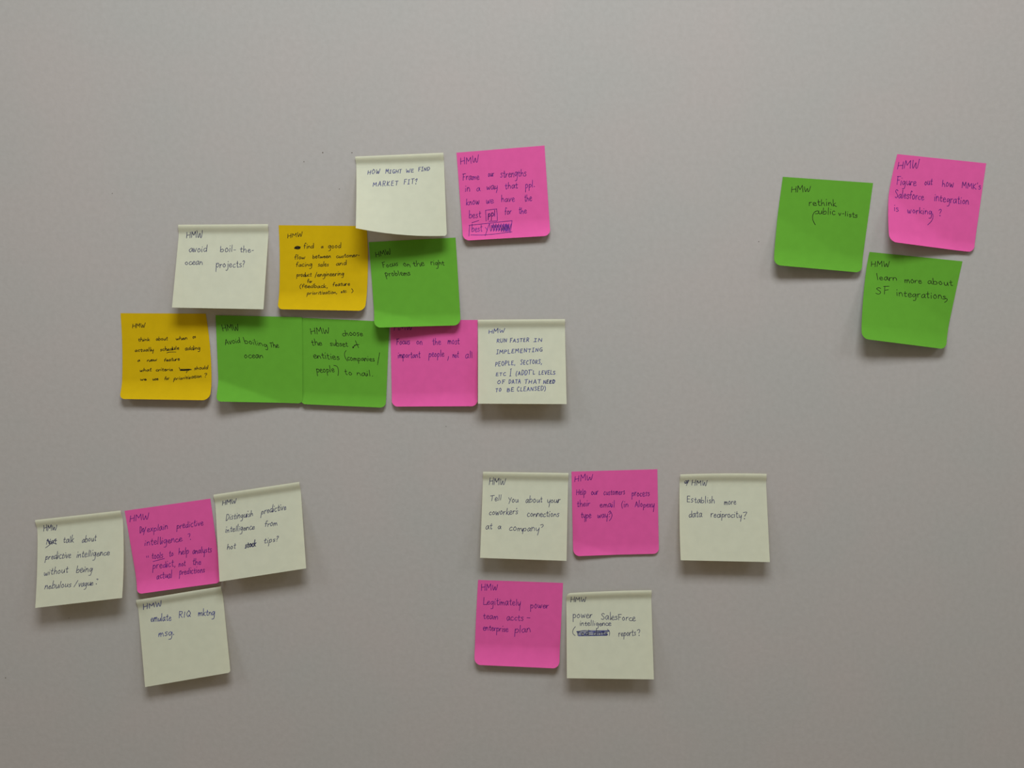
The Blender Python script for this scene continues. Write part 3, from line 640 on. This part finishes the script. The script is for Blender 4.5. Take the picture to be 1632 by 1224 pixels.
      [('Help', 0.0516, 0.2748, 0.163, 0.2759, 0.0017, -0.0411), ('our', 0.2237, 0.2828, 0.305, 0.2779, 0.0016, -0.039), ('customers', 0.3687, 0.2869, 0.6176, 0.2869, 0.0016, -0.0391), ('process', 0.6954, 0.3097, 0.9019, 0.3156, 0.0018, -0.0432)],
      [('their', 0.0535, 0.4188, 0.2076, 0.4171, 0.0017, -0.0411), ('email', 0.3219, 0.4328, 0.4975, 0.4358, 0.0017, -0.0411), ('(in', 0.5707, 0.438, 0.6572, 0.4343, 0.0016, -0.0391), ('Alopexy', 0.7314, 0.4365, 0.9551, 0.4543, 0.0017, -0.0412)],
      [('type', 0.0991, 0.5539, 0.2177, 0.5574, 0.0018, -0.0432), ('way', 0.2917, 0.5596, 0.4106, 0.5569, 0.0016, -0.0391), [(0.422, 0.4975), (0.4396, 0.4836), (0.4474, 0.4982), (0.4286, 0.5214)], [(0.4281, 0.5471), (0.4302, 0.5451), (0.4321, 0.5472), (0.4301, 0.5492), (0.4281, 0.5471)], [(0.4378, 0.4753), (0.4621, 0.5224), (0.451, 0.5684), (0.427, 0.5966)]],
    ],
    marks=[
    ]),
  dict(colour='cream', ink='slate', pen=1.0,
    label='cream sticky note reading "Establish more data reciprocity?"',
    corners=[(147.77, 1420.43), (223.41, 1420.98), (225.16, 1345.05), (147.28, 1346.68)],
    shape={'lean': 13, 'bow': (-0.008, 0, -0.008, 0)},
    lines=[
      [[(0.0896, 0.0893), (0.069, 0.0788), (0.0554, 0.1048), (0.0791, 0.1132), (0.103, 0.0842), (0.0979, 0.0738), (0.0741, 0.0945)], [(0.103, 0.079), (0.0789, 0.1412)], [(0.0585, 0.11), (0.0947, 0.0946), (0.0843, 0.1101), (0.0606, 0.1048)], ('HMW', 0.1386, 0.1383, 0.3193, 0.1492, 0.0013, -0.0401)],
      [('Establish', 0.0828, 0.334, 0.402, 0.3476, 0.0012, -0.0388), ('more', 0.5119, 0.3635, 0.6463, 0.3591, 0.0016, -0.0384)],
      [('data', 0.1049, 0.511, 0.2568, 0.504, 0.0012, -0.0405), ('reciprocity', 0.3543, 0.5053, 0.7016, 0.511, 0.0017, -0.0401), [(0.7229, 0.451), (0.7654, 0.4438), (0.7518, 0.4708), (0.7385, 0.4928)], [(0.7328, 0.5187), (0.7358, 0.5157), (0.7387, 0.5187), (0.7357, 0.5217), (0.7328, 0.5187)]],
    ],
    marks=[
    ]),
  dict(colour='pink', ink='violet', pen=1.0,
    label='pink sticky note reading "Legitimately power team accts", lowest pink on the wall',
    corners=[(-30.16, 1324.96), (45.41, 1322.18), (42.15, 1245.86), (-33.7, 1249.39)],
    shape={'lean': 1.5, 'curl': 4.5, 'curl_from': 0.76, 'bow': (-0.004, 0, 0, 0), 'radius': (0, 0, 0.075, 0.075)},
    lines=[
      [('HMW', 0.0422, 0.1292, 0.2407, 0.1137, -0.0012, -0.0447)],
      [('Legitimately', 0.0766, 0.2925, 0.5158, 0.288, -0.0012, -0.0451), ('power', 0.6295, 0.3143, 0.8456, 0.3079, -0.0011, -0.0449)],
      [('team', 0.0838, 0.469, 0.2587, 0.462, -0.0011, -0.0431), ('accts', 0.3599, 0.4723, 0.5566, 0.4665, -0.0011, -0.043), [(0.5959, 0.4311), (0.6348, 0.4327)]],
      [('enterprise', 0.0879, 0.6023, 0.3848, 0.6126, -0.0011, -0.041), ('plan', 0.4588, 0.6157, 0.6476, 0.6038, -0.0011, -0.0449)],
    ],
    marks=[
    ]),
  dict(colour='cream', ink='slate', pen=1.0,
    label='cream sticky note ending in "reports?" with words crossed out, bottom row',
    corners=[(48.4, 1313.28), (123.96, 1316.14), (125.43, 1238.88), (48.52, 1239.92)],
    shape={'lean': 13, 'bow': (0, 0, -0.006, 0), 'radius': (0.05, 0, 0, 0)},
    lines=[
      [('HMW', 0.0508, 0.1186, 0.2328, 0.121, 0.0003, -0.0378)],
      [('power', 0.073, 0.3034, 0.3038, 0.3083, 0.0004, -0.041), ('SalesForce', 0.4068, 0.3288, 0.8051, 0.3528, 0.0007, -0.0401)],
      [('intelligence', 0.1546, 0.3963, 0.521, 0.4045, 0.0004, -0.0314)],
      [[(0.104, 0.4047), (0.0752, 0.4452), (0.0749, 0.4862), (0.1011, 0.509)], ('red dots', 0.1275, 0.5072, 0.4787, 0.5132, 0.0004, -0.0384), [(0.4768, 0.441), (0.5026, 0.4765), (0.4959, 0.5164)], ('reports', 0.6047, 0.5246, 0.8084, 0.517, 0.0008, -0.0376), [(0.8244, 0.461), (0.8443, 0.4485), (0.8557, 0.4644), (0.8414, 0.4908)], [(0.8418, 0.5154), (0.8448, 0.5125), (0.8477, 0.5155), (0.8447, 0.5184), (0.8418, 0.5154)]],
    ],
    marks=[
      ('crossing_out', [[(0.1173, 0.4622), (0.2378, 0.4557), (0.4999, 0.4594)], [(0.1225, 0.4725), (0.3206, 0.465), (0.4947, 0.4673)], [(0.1245, 0.4827), (0.2998, 0.4789), (0.469, 0.4831)], [(0.1328, 0.495), (0.3203, 0.4892), (0.476, 0.4952)], [(0.1306, 0.5052), (0.2788, 0.5049), (0.4788, 0.5072)], [(0.1379, 0.5134), (0.3201, 0.5135), (0.4686, 0.5131)], [(0.1173, 0.4663), (0.217, 0.4524), (0.3514, 0.4755), (0.4998, 0.4624)], [(0.2061, 0.498), (0.3201, 0.5094), (0.4789, 0.5012)]]),
    ]),
]

PEN = dict(navy=0.58, blue=0.58, slate=0.53, violet=0.55, black=0.53)   # stroke width in mm
JOINED = dict(yellow=0.9, cream=0.7, green=0.5, pink=0.35)
rng = random.Random(11)
for note in NOTES:
    surf = Surface(note)
    root = bpy.data.objects.new('sticky_note', None)
    root.empty_display_size = 0.02
    root.location = (surf.origin[0] * 0.001, 0.0, surf.origin[1] * 0.001)
    COL.objects.link(root)
    root['label'] = note['label']
    root['category'] = 'sticky note'
    root['group'] = 'sticky notes on the wall'
    mat = (PAPER[note['colour']], PAPER_BACK[note['colour']])
    rb = max(surf.s['radius'][2:])
    low = 1 - rb if rb else 1.0
    if note['colour'] == 'cream':
        rt = max(surf.s['radius'][:2])
        strip = [0, .003, .006, .009, .012, .015, .018, .022, .026, .03, .04, .05, .06, .07, .08, .09]
        sheet_mesh('adhesive_strip', surf, strip, mat, root)
        rows = [.09, .10, .11, .12, .13, .14, .15, .16] + [.16 + (low - .16) * k / 44 for k in range(1, 45)]
    else:
        rows = [low * k / 60 for k in range(61)]
    if rb: rows += [low + rb * math.sin(k * math.pi / 16) for k in range(1, 9)]
    sheet_mesh('sheet', surf, rows, mat, root)
    ink = INK[note['ink']]; width = PEN[note['ink']] * note['pen']
    for items in note['lines']:
        strokes = []
        for it in items:
            if isinstance(it, tuple): strokes += word_strokes(it, rng, JOINED[note['colour']])
            else: strokes.append(catmull(it, 3) if 2 < len(it) < 9 else it)
        ink_mesh('handwriting', surf, strokes, width, ink, root)
    for kind, strokes in note['marks']:
        ink_mesh(kind, surf, [catmull(s, 4) for s in strokes], width, INK['blue'] if kind == 'crossing_out' else ink, root)
